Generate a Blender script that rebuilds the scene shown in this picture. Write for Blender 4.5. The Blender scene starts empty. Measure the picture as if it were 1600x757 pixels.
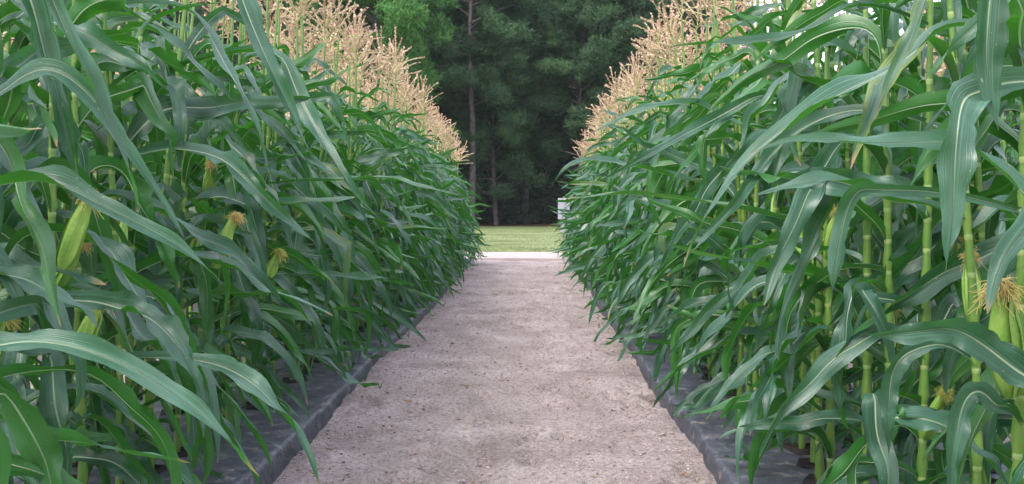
import bpy, math, random
import numpy as np
from mathutils import Vector, Matrix

R = math.radians
rng = np.random.default_rng(7)
random.seed(7)
scn = bpy.context.scene
col = scn.collection

# ------------------------------------------------------------------ camera
CAM_H = 1.3
FPX = 1600.0                       # focal length in photo pixels (photo is 1600 wide)
cam_d = bpy.data.cameras.new('camera')
cam = bpy.data.objects.new('camera', cam_d)
col.objects.link(cam)
scn.camera = cam
cam_d.sensor_width = 36.0
cam_d.lens = 36.0 * FPX / 1600.0
cam_d.clip_start = 0.05
cam_d.clip_end = 2000.0
yaw = math.atan(26.0 / FPX)        # the path's vanishing point sits a little right of centre
pitch = math.atan(59.5 / FPX)
cam.location = (0, 0, CAM_H)
cam.rotation_euler = (R(90) - pitch, 0, yaw)
cam_d.dof.use_dof = True
cam_d.dof.focus_distance = 5.5
cam_d.dof.aperture_fstop = 18.0

# ------------------------------------------------------------------ world, sun, exposure
SUN_EL, SUN_AZ = 48.0, 215.0       # azimuth clockwise from +Y: from behind the camera, to the left
w = bpy.data.worlds.new('World')
scn.world = w
w.use_nodes = True
nt = w.node_tree
nt.nodes.clear()
out = nt.nodes.new('ShaderNodeOutputWorld')
bg = nt.nodes.new('ShaderNodeBackground')
sky = nt.nodes.new('ShaderNodeTexSky')
sky.sky_type = 'NISHITA'
sky.sun_disc = False
sky.sun_elevation = R(SUN_EL)
sky.sun_rotation = R(SUN_AZ)
sky.air_density = 1.2
sky.dust_density = 4.0
sky.ozone_density = 2.0
mixw = nt.nodes.new('ShaderNodeMix')
mixw.data_type = 'RGBA'
mixw.inputs[0].default_value = 0.62
mixw.inputs[7].default_value = (9.6, 9.7, 11.6, 1)    # overcast cloud
nt.links.new(sky.outputs[0], mixw.inputs[6])
nt.links.new(mixw.outputs[2], bg.inputs[0])
bg.inputs[1].default_value = 0.12
nt.links.new(bg.outputs[0], out.inputs[0])

sun_d = bpy.data.lights.new('sun', 'SUN')
sun_d.energy = 1.5
sun_d.angle = R(24)
sun_d.color = (1.0, 0.95, 0.88)
sun = bpy.data.objects.new('sun', sun_d)
col.objects.link(sun)
az, el = R(SUN_AZ), R(SUN_EL)
sdir = Vector((math.sin(az) * math.cos(el), math.cos(az) * math.cos(el), math.sin(el)))
sun.rotation_euler = sdir.to_track_quat('Z', 'Y').to_euler()

vs = scn.view_settings
vs.view_transform = 'Standard'
vs.look = 'None'
vs.gamma = 1.0
vs.use_curve_mapping = False
vs.exposure = 1.5

# ------------------------------------------------------------------ helpers
CR = cam.rotation_euler.to_matrix()
RIGHT, UP, FWD = CR @ Vector((1, 0, 0)), CR @ Vector((0, 1, 0)), CR @ Vector((0, 0, -1))


def at(px, py, d):
    """A world point d metres down the path, found from where it is seen in the photo."""
    v = FWD + RIGHT * ((px - 800.0) / FPX) + UP * ((378.5 - py) / FPX)
    v = v * (d / v.y)
    return np.array((v.x, v.y, v.z + CAM_H))


class MB:
    """Collects verts, faces, uvs and material slots; build() links them as one mesh object."""

    def __init__(self):
        self.v, self.f, self.uv, self.mi, self.n = [], [], [], [], 0

    def add(self, v, f, uv=None, mi=0):
        v = np.asarray(v, dtype=np.float64).reshape(-1, 3)
        f = np.asarray(f, dtype=np.int64)
        if uv is None:
            uv = np.zeros((len(v), 2))
        self.v.append(v)
        self.f.append(f + self.n)
        self.uv.append(np.asarray(uv, dtype=np.float64))
        self.mi.append(np.full(len(f), mi))
        self.n += len(v)

    def merge(self, other, M, off):
        """other's content, transformed by 3x3 M and offset."""
        for v, f, uv, mi in zip(other.cv(), other.cf(), other.cuv(), other.cmi()):
            pass

    def mesh(self, name, mats, smooth=True):
        me = bpy.data.meshes.new(name)
        V = np.concatenate(self.v)
        UV = np.concatenate(self.uv)
        me.vertices.add(len(V))
        me.vertices.foreach_set('co', V.ravel())
        loops = np.concatenate([f.ravel() for f in self.f])
        totals = np.concatenate([np.full(len(f), f.shape[1]) for f in self.f])
        starts = np.concatenate([[0], np.cumsum(totals)[:-1]])
        me.loops.add(len(loops))
        me.loops.foreach_set('vertex_index', loops)
        me.polygons.add(len(totals))
        me.polygons.foreach_set('loop_start', starts)
        me.polygons.foreach_set('loop_total', totals)
        me.polygons.foreach_set('material_index', np.concatenate(self.mi))
        me.polygons.foreach_set('use_smooth', np.full(len(totals), smooth))
        uvl = me.uv_layers.new(name='UVMap')
        uvl.data.foreach_set('uv', UV[loops].ravel())
        for m in (mats if isinstance(mats, (list, tuple)) else [mats]):
            me.materials.append(m)
        me.update(calc_edges=True)
        me.validate()
        return me

    def build(self, name, mats, parent=None, smooth=True, loc=None):
        return link(name, self.mesh(name, mats, smooth), parent, loc)


def link(name, me, parent=None, loc=None):
    o = bpy.data.objects.new(name, me)
    col.objects.link(o)
    if parent is not None:
        o.parent = parent
    if loc is not None:
        o.location = loc
    return o


def tag(o, label=None, cat=None, group=None, kind=None):
    for k, v in (('label', label), ('category', cat), ('group', group), ('kind', kind)):
        if v:
            o[k] = v
    return o


def empty(name, loc=(0, 0, 0), rz=0):
    o = bpy.data.objects.new(name, None)
    o.empty_display_size = 0.1
    col.objects.link(o)
    o.location = loc
    o.rotation_euler = (0, 0, rz)
    return o


def vnoise(x, y, seed=0):
    """smooth value noise, -1..1"""
    xi, yi = np.floor(x).astype(np.int64), np.floor(y).astype(np.int64)
    xf, yf = x - xi, y - yi

    def h(a, b):
        n = (a * 374761393 + b * 668265263 + seed * 1442695041) & 0xFFFFFFFF
        n = ((n ^ (n >> 13)) * 1274126177) & 0xFFFFFFFF
        return ((n ^ (n >> 16)) & 0xFFFF) / 32767.5 - 1.0
    u, v = xf * xf * (3 - 2 * xf), yf * yf * (3 - 2 * yf)
    return (h(xi, yi) * (1 - u) + h(xi + 1, yi) * u) * (1 - v) + (h(xi, yi + 1) * (1 - u) + h(xi + 1, yi + 1) * u) * v


def norm(a):
    return a / np.maximum(np.linalg.norm(a, axis=-1, keepdims=True), 1e-9)


def frames(P, ref):
    T = norm(np.gradient(P, axis=0))
    S = norm(np.cross(T, ref))
    N = np.cross(S, T)
    return T, S, N


def tube(mb, P, rad, sides=6, mi=0, cap=True, vscale=1.0):
    P = np.asarray(P, float)
    rad = np.broadcast_to(np.asarray(rad, float), (len(P),))
    T = norm(np.gradient(P, axis=0))
    ref = np.array((0.13, 0.98, 0.1)) if abs(T[:, 1]).max() < 0.9 else np.array((0.98, 0.1, 0.13))
    S = norm(np.cross(T, ref))
    N = np.cross(S, T)
    a = np.linspace(0, 2 * np.pi, sides, endpoint=False)
    V = P[:, None] + rad[:, None, None] * (np.cos(a)[None, :, None] * S[:, None] + np.sin(a)[None, :, None] * N[:, None])
    n = len(P)
    i, j = np.meshgrid(np.arange(n - 1), np.arange(sides), indexing='ij')
    j2 = (j + 1) % sides
    F = np.stack([i * sides + j, i * sides + j2, (i + 1) * sides + j2, (i + 1) * sides + j], -1).reshape(-1, 4)
    L = np.concatenate([[0], np.cumsum(np.linalg.norm(np.diff(P, axis=0), axis=1))])
    uv = np.stack(np.broadcast_arrays(np.abs(np.linspace(-1, 1, sides))[None], L[:, None] * vscale), -1).reshape(-1, 2)
    mb.add(V.reshape(-1, 3), F, uv, mi)
    if cap:
        mb.add(V[-1], np.arange(sides)[None], uv[-sides:], mi)


# ------------------------------------------------------------------ materials
def mat(name):
    m = bpy.data.materials.new(name)
    m.use_nodes = True
    t = m.node_tree
    return m, t, t.nodes['Principled BSDF'], t.nodes['Material Output']


def nd(t, kind, **kw):
    n = t.nodes.new(kind)
    for k, v in kw.items():
        setattr(n, k, v)
    return n


def mixc(t, a, b, fac, blend='MIX'):
    m = nd(t, 'ShaderNodeMix', data_type='RGBA', blend_type=blend)
    for sock, val in ((0, fac), (6, a), (7, b)):
        if hasattr(val, 'links'):
            t.links.new(val, m.inputs[sock])
        else:
            m.inputs[sock].default_value = (*val, 1) if isinstance(val, tuple) else val
    return m.outputs[2]


def math_(t, op, a, b=None, c=None, clamp=False):
    m = nd(t, 'ShaderNodeMath', operation=op, use_clamp=clamp)
    for i, v in enumerate((a, b, c)):
        if v is None:
            continue
        if hasattr(v, 'links'):
            t.links.new(v, m.inputs[i])
        else:
            m.inputs[i].default_value = v
    return m.outputs[0]


def noise(t, scale, detail=3, vec=None, rough=0.5):
    n = nd(t, 'ShaderNodeTexNoise')
    n.inputs['Scale'].default_value = scale
    n.inputs['Detail'].default_value = detail
    n.inputs['Roughness'].default_value = rough
    if vec is not None:
        t.links.new(vec, n.inputs['Vector'])
    return n.outputs['Fac']


def ramp(t, fac, stops):
    r = nd(t, 'ShaderNodeValToRGB')
    t.links.new(fac, r.inputs[0])
    els = r.color_ramp.elements
    while len(els) < len(stops):
        els.new(0.5)
    for e, (p, c) in zip(els, stops):
        e.position = p
        e.color = (*c, 1) if isinstance(c, tuple) else (c, c, c, 1)
    return r.outputs[0]


def bump(t, height, strength, dist=0.01):
    b = nd(t, 'ShaderNodeBump')
    b.inputs['Strength'].default_value = strength
    b.inputs['Distance'].default_value = dist
    t.links.new(height, b.inputs['Height'])
    return b.outputs[0]


def leaf_material(name, dark, mid, dry=0.0):
    m, t, p, o = mat(name)
    uv = nd(t, 'ShaderNodeUVMap').outputs[0]
    sx = nd(t, 'ShaderNodeSeparateXYZ')
    t.links.new(uv, sx.inputs[0])
    u, v = sx.outputs[0], sx.outputs[1]          # u: -1..1 across, v: leaf id + 0..1 along
    au = math_(t, 'ABSOLUTE', u)
    vf = math_(t, 'FRACT', v)
    obj = nd(t, 'ShaderNodeObjectInfo').outputs['Random']
    geo = nd(t, 'ShaderNodeNewGeometry')
    tc = nd(t, 'ShaderNodeTexCoord').outputs['Object']
    # each leaf its own tone
    lid = math_(t, 'FLOOR', v)
    wn = nd(t, 'ShaderNodeTexWhiteNoise', noise_dimensions='2D')
    cb = nd(t, 'ShaderNodeCombineXYZ')
    t.links.new(lid, cb.inputs[0])
    t.links.new(obj, cb.inputs[1])
    t.links.new(cb.outputs[0], wn.inputs['Vector'])
    base = mixc(t, dark, mid, wn.outputs['Value'])
    big = noise(t, 9.0, 2, tc)
    base = mixc(t, base, tuple(c * 1.45 for c in mid), math_(t, 'MULTIPLY', math_(t, 'SUBTRACT', big, 0.42, clamp=True), 1.6))
    # a few ageing leaves turn yellowish from the margin inwards
    aged = math_(t, 'MULTIPLY', math_(t, 'SUBTRACT', wn.outputs['Value'], 0.955, clamp=True), 22.0, clamp=True)
    edge = math_(t, 'MULTIPLY', math_(t, 'SUBTRACT', math_(t, 'ADD', math_(t, 'MULTIPLY', au, 0.6), noise(t, 16.0, 3, tc)), 0.62, clamp=True), 3.0, clamp=True)
    base = mixc(t, base, (0.20, 0.24, 0.05), math_(t, 'MULTIPLY', aged, edge))
    # parallel veins
    vv = nd(t, 'ShaderNodeCombineXYZ')
    t.links.new(math_(t, 'MULTIPLY', u, 15.0), vv.inputs[0])
    t.links.new(math_(t, 'MULTIPLY', v, 1.3), vv.inputs[1])
    veins = noise(t, 1.0, 2, vv.outputs[0])
    base = mixc(t, base, tuple(c * 0.5 for c in dark), math_(t, 'MULTIPLY', math_(t, 'SUBTRACT', veins, 0.3, clamp=True), 1.5, clamp=True))
    base = mixc(t, base, tuple(min(1, c * 2.0) for c in mid), math_(t, 'MULTIPLY', math_(t, 'SUBTRACT', 0.44, veins, clamp=True), 2.6, clamp=True))
    # paler, greener underside
    base = mixc(t, base, (0.020, 0.112, 0.012), math_(t, 'MULTIPLY', geo.outputs['Backfacing'], 0.85))
    # midrib, whitish, narrowing to the tip
    mw = math_(t, 'MULTIPLY_ADD', math_(t, 'SUBTRACT', 1.0, vf), 0.10, 0.025)
    rib = math_(t, 'SUBTRACT', 1.0, math_(t, 'DIVIDE', au, mw), clamp=True)
    ribf = math_(t, 'MULTIPLY', math_(t, 'MULTIPLY', rib, 2.2, clamp=True), math_(t, 'SUBTRACT', 1.12, vf, clamp=True))
    base = mixc(t, base, (0.46, 0.56, 0.38), math_(t, 'MULTIPLY', ribf, 1.0))
    # brown tips and specks
    tipn = noise(t, 22.0, 3, tc)
    dryness = math_(t, 'MULTIPLY', math_(t, 'POWER', wn.outputs['Value'], 5.0), 0.06)      # few leaves have a brown tip
    tip = math_(t, 'MULTIPLY', math_(t, 'SUBTRACT', math_(t, 'ADD', math_(t, 'MULTIPLY_ADD', tipn, 0.03, vf), dryness), 1.0 - dry, clamp=True), 25.0, clamp=True)
    base = mixc(t, base, (0.30, 0.20, 0.09), tip)
    spk = math_(t, 'MULTIPLY', math_(t, 'SUBTRACT', noise(t, 130.0, 1, tc), 0.735, clamp=True), 20.0, clamp=True)
    base = mixc(t, base, (0.32, 0.32, 0.2), math_(t, 'MULTIPLY', spk, 0.6))
    t.links.new(base, p.inputs['Base Color'])
    p.inputs['Roughness'].default_value = 0.42
    rgh = math_(t, 'MULTIPLY_ADD', noise(t, 30.0, 2, tc), 0.25, 0.20)
    t.links.new(rgh, p.inputs['Roughness'])
    p.inputs['Specular IOR Level'].default_value = 0.5
    p.inputs['Sheen Weight'].default_value = 0.0
    p.inputs['Sheen Roughness'].default_value = 0.5
    h = math_(t, 'ADD', math_(t, 'MULTIPLY', veins, 0.35), math_(t, 'MULTIPLY', rib, -0.9))
    t.links.new(bump(t, h, 0.9, 0.004), p.inputs['Normal'])
    tr = nd(t, 'ShaderNodeBsdfTranslucent')
    tcol = mixc(t, base, (0.09, 0.40, 0.015), 0.7)
    t.links.new(tcol, tr.inputs[0])
    mx = nd(t, 'ShaderNodeMixShader')
    mx.inputs[0].default_value = 0.22
    t.links.new(p.outputs[0], mx.inputs[1])
    t.links.new(tr.outputs[0], mx.inputs[2])
    t.links.new(mx.outputs[0], o.inputs[0])
    return m


M_LEAF = leaf_material('corn_leaf', (0.007, 0.046, 0.022), (0.066, 0.148, 0.102), 0.0)


def simple(name, stops, scale, rough=0.6, spec=0.5, bstr=0.0, bscale=None, detail=4, bdist=0.01, translucent=0.0, coords='Object', rnd=0.0):
    m, t, p, o = mat(name)
    tc = nd(t, 'ShaderNodeTexCoord').outputs[coords]
    c = ramp(t, noise(t, scale, detail, tc), stops)
    if rnd:
        obj = nd(t, 'ShaderNodeObjectInfo').outputs['Random']
        c = mixc(t, c, (0.0, 0.0, 0.0), math_(t, 'MULTIPLY', obj, rnd))
    t.links.new(c, p.inputs['Base Color'])
    p.inputs['Roughness'].default_value = rough
    p.inputs['Specular IOR Level'].default_value = spec
    if bstr:
        t.links.new(bump(t, noise(t, bscale or scale * 3, 4, tc), bstr, bdist), p.inputs['Normal'])
    if translucent:
        tr = nd(t, 'ShaderNodeBsdfTranslucent')
        t.links.new(c, tr.inputs[0])
        mx = nd(t, 'ShaderNodeMixShader')
        mx.inputs[0].default_value = translucent
        t.links.new(p.outputs[0], mx.inputs[1])
        t.links.new(tr.outputs[0], mx.inputs[2])
        t.links.new(mx.outputs[0], o.inputs[0])
    return m


M_STALK = simple('corn_stalk', [(0.3, (0.06, 0.15, 0.022)), (0.7, (0.15, 0.26, 0.045))], 7, 0.42, 0.5, 0.25, 60)
M_NODE = simple('corn_joint', [(0.3, (0.16, 0.27, 0.07)), (0.7, (0.27, 0.36, 0.12))], 40, 0.6)
M_BASE = simple('dry_sheath', [(0.3, (0.22, 0.15, 0.07)), (0.7, (0.38, 0.27, 0.15))], 20, 0.8)
M_HUSK = simple('corn_husk', [(0.3, (0.14, 0.30, 0.04)), (0.7, (0.27, 0.42, 0.08))], 14, 0.45, 0.5, 0.3, 90)
M_SILK = simple('corn_silk', [(0.28, (0.50, 0.28, 0.10)), (0.42, (0.70, 0.54, 0.18)), (0.7, (0.70, 0.58, 0.22))], 22, 0.7, translucent=0.25)
M_SILKY = simple('fresh_corn_silk', [(0.3, (0.42, 0.45, 0.08)), (0.7, (0.60, 0.58, 0.18))], 30, 0.6, translucent=0.25)
M_TASSEL = simple('corn_tassel', [(0.3, (0.53, 0.34, 0.24)), (0.5, (0.68, 0.48, 0.34)), (0.75, (0.56, 0.50, 0.31))], 6, 0.8, 0.3, translucent=0.2, rnd=0.3)
M_TASSELSTEM = simple('tassel_stem', [(0.3, (0.30, 0.36, 0.12)), (0.7, (0.46, 0.42, 0.2))], 12, 0.6)


# ------------------------------------------------------------------ ground
EDGE_L, EDGE_R = -1.19, 0.86       # sand meets the covered beds
BED_W = 1.45
PATH_END = 23.6
ROW_END = 22.3


def sand_material():
    m, t, p, o = mat('pale_sand')
    tc = nd(t, 'ShaderNodeTexCoord').outputs['Object']
    a = ramp(t, noise(t, 1.6, 5, tc, 0.6), [(0.3, (0.27, 0.225, 0.208)), (0.5, (0.38, 0.322, 0.304)), (0.72, (0.49, 0.425, 0.405))])
    f = ramp(t, noise(t, 42, 6, tc, 0.8), [(0.36, (0.42, 0.38, 0.37)), (0.5, (0.92, 0.91, 0.91)), (0.66, (1.2, 1.19, 1.19))])
    c = mixc(t, a, f, 0.9, 'MULTIPLY')
    dk = math_(t, 'MULTIPLY', math_(t, 'SUBTRACT', noise(t, 20, 4, tc, 0.7), 0.59, clamp=True), 8.0, clamp=True)
    c = mixc(t, c, (0.13, 0.095, 0.08), math_(t, 'MULTIPLY', dk, 0.55))
    t.links.new(c, p.inputs['Base Color'])
    p.inputs['Roughness'].default_value = 0.95
    p.inputs['Specular IOR Level'].default_value = 0.15
    hh = math_(t, 'ADD', noise(t, 38, 5, tc, 0.65), math_(t, 'MULTIPLY', noise(t, 160, 2, tc), 0.35))
    t.links.new(bump(t, hh, 1.0, 0.035), p.inputs['Normal'])
    return m


M_SAND = sand_material()


def sand_height(X, Y):
    z = 0.026 * vnoise(X * 1.1, Y * 0.9, 1) + 0.020 * vnoise(X * 3.1, Y * 2.7, 2) + 0.008 * vnoise(X * 7, Y * 6.3, 3)
    z += 0.007 * vnoise(X * 16, Y * 15, 4) + 0.005 * vnoise(X * 31, Y * 28, 5)
    z += 0.018 * np.clip((np.abs(X + 0.16) - 0.65) / 0.4, 0, 1)
    return z


def make_sand():
    xs = np.concatenate([np.linspace(-14, -3.4, 24), np.linspace(-3.2, -1.35, 20), np.arange(-1.3, 1.0, 0.022), np.linspace(1.05, 3.2, 22), np.linspace(3.4, 14, 24)])
    ys, y = [], -4.0
    while y < PATH_END:
        ys.append(y)
        y += 0.4 if y < 3.5 else 0.02 + 0.0021 * y
    ys = np.array(ys + [PATH_END + 0.02])
    X, Y = np.meshgrid(xs, ys)
    Z = sand_height(X, Y)
    r = np.random.default_rng(11)
    for k in range(230):                        # trodden hollows with raised rims
        fx, fy = r.uniform(-1.15, 0.85), r.uniform(4.2, 22)
        a, L, W, dp = r.normal(0, 0.45), r.uniform(.11, .17), r.uniform(.05, .085), r.uniform(.012, .045)
        dx, dy = X - fx, Y - fy
        q = ((dx * math.cos(a) + dy * math.sin(a)) / W) ** 2 + ((-dx * math.sin(a) + dy * math.cos(a)) / L) ** 2
        Z += -dp * np.exp(-q * 1.1) + dp * 0.55 * np.exp(-(np.sqrt(q) - 1.5) ** 2 * 5)
    ny, nx = X.shape
    i, j = np.meshgrid(np.arange(ny - 1), np.arange(nx - 1), indexing='ij')
    F = np.stack([i * nx + j, i * nx + j + 1, (i + 1) * nx + j + 1, (i + 1) * nx + j], -1).reshape(-1, 4)
    mb = MB()
    mb.add(np.stack([X, Y, Z], -1), F)
    tag(mb.build('sand_path', M_SAND), kind='structure')


make_sand()


def sheet(name, x0, x1, y0, y1, z, m, nx=2, ny=2, hf=None):
    X, Y = np.meshgrid(np.linspace(x0, x1, nx), np.linspace(y0, y1, ny))
    Z = np.full_like(X, z) if hf is None else z + hf(X, Y)
    i, j = np.meshgrid(np.arange(ny - 1), np.arange(nx - 1), indexing='ij')
    F = np.stack([i * nx + j, i * nx + j + 1, (i + 1) * nx + j + 1, (i + 1) * nx + j], -1).reshape(-1, 4)
    mb = MB()
    mb.add(np.stack([X, Y, Z], -1), F)
    return tag(mb.build(name, m), kind='structure')


M_LAWN = simple('lawn', [(0.3, (0.10, 0.125, 0.05)), (0.5, (0.155, 0.185, 0.08)), (0.7, (0.22, 0.24, 0.12))], 0.55, 0.95, 0.1, 0.8, 14, 6)
M_STRAW = simple('pine_straw', [(0.3, (0.035, 0.022, 0.014)), (0.6, (0.085, 0.05, 0.03)), (0.8, (0.13, 0.075, 0.045))], 0.9, 0.95, 0.1, 0.8, 12, 6)
M_CONC = simple('pale_paving', [(0.3, (0.30, 0.25, 0.235)), (0.7, (0.36, 0.30, 0.28))], 2.2, 0.9, 0.2, 0.3, 30, 6)
sheet('ground', -900, 900, -300, 1500, -0.12, M_LAWN)
sheet('lawn', -60, 60, 26.6, 59.5, -0.01, M_LAWN, 60, 40, lambda X, Y: 0.03 * vnoise(X * .3, Y * .3, 9))
sheet('forest_floor', -80, 80, 59.0, 125, 0.0, M_STRAW, 80, 40, lambda X, Y: 0.10 * vnoise(X * .4, Y * .4, 19) + 0.02)


def box(mb, x0, x1, y0, y1, z0, z1, mi=0):
    V = np.array([(x, y, z) for z in (z0, z1) for y in (y0, y1) for x in (x0, x1)])
    F = [(0, 2, 3, 1), (4, 5, 7, 6), (0, 1, 5, 4), (2, 6, 7, 3), (0, 4, 6, 2), (1, 3, 7, 5)]
    mb.add(V, np.array(F), None, mi)


def make_paving():
    mb = MB()
    n = 60                                      # slab with a slightly ragged front edge
    xs = np.linspace(-30, 30, 301)
    y0 = PATH_END + 0.05 * vnoise(xs * 1.3, xs * 0, 5) + 0.03 * vnoise(xs * 5, xs * 0, 6)
    rows = [(y0, -0.05), (y0, 0.045), (y0 + 0.02, 0.055), (y0 * 0 + 25.2, 0.05), (y0 * 0 + 26.75, 0.045), (y0 * 0 + 26.75, -0.05)]
    V = np.stack([np.stack([xs, yy, np.full_like(xs, z)], -1) for yy, z in rows])
    nr, nx = V.shape[:2]
    i, j = np.meshgrid(np.arange(nr - 1), np.arange(nx - 1), indexing='ij')
    F = np.stack([i * nx + j, i * nx + j + 1, (i + 1) * nx + j + 1, (i + 1) * nx + j], -1).reshape(-1, 4)
    mb.add(V, F)
    tag(mb.build('pavement', M_CONC, smooth=False), kind='structure')


make_paving()


def make_lawn_grass():
    r = np.random.default_rng(3)
    n = 52000
    y = 26.7 + 33 * r.random(n) ** 1.6
    x = r.uniform(-1, 1, n) * (3 + y * 0.12)
    h = r.uniform(0.02, 0.055, n) * (1 + 0.5 * (r.random(n) < 0.05))
    a = r.uniform(0, np.pi, n)
    wd = 0.007
    b = np.stack([x, y, np.full(n, 0.0)], -1)
    d = np.stack([np.cos(a), np.sin(a), 0 * a], -1) * wd
    tip = b + np.stack([r.normal(0, .018, n), r.normal(0, .018, n), h], -1)
    V = np.stack([b - d, b + d, tip], 1).reshape(-1, 3)
    mb = MB()
    mb.add(V, np.arange(n * 3).reshape(-1, 3))
    m = simple('grass_blades', [(0.3, (0.11, 0.15, 0.05)), (0.7, (0.21, 0.245, 0.11))], 2.0, 0.8, 0.2, translucent=0.3)
    tag(mb.build('grass', m, smooth=False), 'short yellowish green grass of the lawn before the pines', 'grass', kind='stuff')


make_lawn_grass()


def make_crumbs():
    """clods, bits of bark and dead leaf lying on the sand"""
    r = np.random.default_rng(21)
    mb = MB()
    ico = np.array([(0, 0, 1), (.89, 0, .45), (.28, .85, .45), (-.72, .53, .45), (-.72, -.53, .45), (.28, -.85, .45), (.72, .53, -.45), (-.28, .85, -.45), (-.89, 0, -.45), (-.28, -.85, -.45), (.72, -.53, -.45), (0, 0, -1)])
    icf = np.array([(0, 1, 2), (0, 2, 3), (0, 3, 4), (0, 4, 5), (0, 5, 1), (1, 6, 2), (2, 7, 3), (3, 8, 4), (4, 9, 5), (5, 10, 1), (6, 7, 2), (7, 8, 3), (8, 9, 4), (9, 10, 5), (10, 6, 1), (11, 7, 6), (11, 8, 7), (11, 9, 8), (11, 10, 9), (11, 6, 10)])
    n = 11000
    ys = 4.3 + 17 * r.random(n) ** 1.7
    xs = r.uniform(-1.17, 0.84, n)
    zs = sand_height(xs, ys)
    for k in range(n):
        s = 0.0026 + 0.0085 * r.random() ** 3.0
        if r.random() < 0.012:
            s *= 2.0
        V = ico * (s * r.uniform(.6, 1.4, (12, 1))) * np.array((1, r.uniform(.6, 1.2), r.uniform(.4, .8)))
        mb.add(V + (xs[k], ys[k], zs[k] + s * 0.3), icf, None, 0 if r.random() < .33 else (1 if r.random() < .93 else 2))
    for k in range(60):                          # curled scraps of dead leaf and twigs
        x, y = r.uniform(-1.15, 0.82), 4.3 + 14 * r.random() ** 1.4
        z = float(sand_height(np.array(x), np.array(y))) + 0.008
        a, L = r.uniform(0, 6.28), r.uniform(.02, .06)
        tt = np.linspace(-1, 1, 5)
        P = np.stack([x + L * tt * math.cos(a), y + L * tt * math.sin(a), z + 0.006 * tt ** 2], -1)
        tube(mb, P, 0.0015 + 0.0025 * (1 - tt ** 2) * (r.random() < .5), 4, 2)
    d = simple('dark_clod', [(0.3, (0.13, 0.098, 0.088)), (0.7, (0.26, 0.20, 0.18))], 60, 0.95, 0.1)
    p = simple('sand_clod', [(0.3, (0.27, 0.21, 0.19)), (0.7, (0.44, 0.37, 0.34))], 60, 0.95, 0.1)
    b = simple('dead_leaf_scrap', [(0.3, (0.16, 0.08, 0.04)), (0.7, (0.34, 0.2, 0.1))], 60, 0.8, 0.2)
    tag(mb.build('debris', [d, p, b]), 'clods and scraps of dead leaf scattered over the sand', 'debris', kind='stuff')


make_crumbs()


def make_weeds():
    r = np.random.default_rng(31)
    mb = MB()
    for k in range(20):
        sd = r.choice([-1, 1])
        x = (EDGE_L + abs(r.normal(.03, .12))) if sd < 0 else (EDGE_R - abs(r.normal(.03, .12)))
        y = r.uniform(4.6, 15)
        z = float(sand_height(np.array(x), np.array(y)))
        for b in range(int(r.integers(3, 8))):
            a, h, l = r.uniform(0, 6.28), r.uniform(.02, .07), r.uniform(.01, .05)
            d = np.array((math.cos(a), math.sin(a), 0))
            w = np.array((-d[1], d[0], 0)) * .0025
            p = np.array((x, y, z))
            V = np.array([p - w, p + w, p + d * l * .5 + (0, 0, h * .7) + w, p + d * l * .5 + (0, 0, h * .7) - w, p + d * l + (0, 0, h)])
            mb.add(V, np.array([(0, 1, 2, 3)]))
            mb.add(V, np.array([(3, 2, 4)]))
    m = simple('weed_blades', [(0.3, (0.05, 0.12, 0.02)), (0.7, (0.14, 0.18, 0.05))], 8, 0.7, 0.3, translucent=0.3)
    tag(mb.build('weeds', m, smooth=False), 'sparse weed sprigs along the edges of the sand path', 'weeds', kind='stuff')


make_weeds()

# ------------------------------------------------------------------ covered beds
def fabric_material():
    m, t, p, o = mat('black_ground_cover')
    tc = nd(t, 'ShaderNodeTexCoord').outputs['Object']
    c = ramp(t, noise(t, 5, 5, tc, 0.6), [(0.3, (0.026, 0.030, 0.042)), (0.6, (0.050, 0.056, 0.074)), (0.8, (0.12, 0.12, 0.13))])
    dirt = math_(t, 'MULTIPLY', math_(t, 'SUBTRACT', noise(t, 11, 5, tc, 0.65), 0.55, clamp=True), 7.0, clamp=True)
    c = mixc(t, c, (0.27, 0.225, 0.20), math_(t, 'MULTIPLY', dirt, 0.6))
    t.links.new(c, p.inputs['Base Color'])
    p.inputs['Roughness'].default_value = 0.5
    p.inputs['Specular IOR Level'].default_value = 0.6
    mp = nd(t, 'ShaderNodeMapping')
    mp.inputs['Scale'].default_value = (1, 0.7, 1)
    t.links.new(tc, mp.inputs[0])
    h = math_(t, 'ADD', noise(t, 14, 4, mp.outputs[0]), math_(t, 'MULTIPLY', noise(t, 90, 2, tc), 0.15))
    t.links.new(bump(t, h, 0.9, 0.025), p.inputs['Normal'])
    return m


M_FABRIC = fabric_material()
M_HOLE = simple('planting_hole', [(0.3, (0.010, 0.009, 0.010)), (0.7, (0.03, 0.026, 0.024))], 20, 0.9, 0.2)


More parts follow.
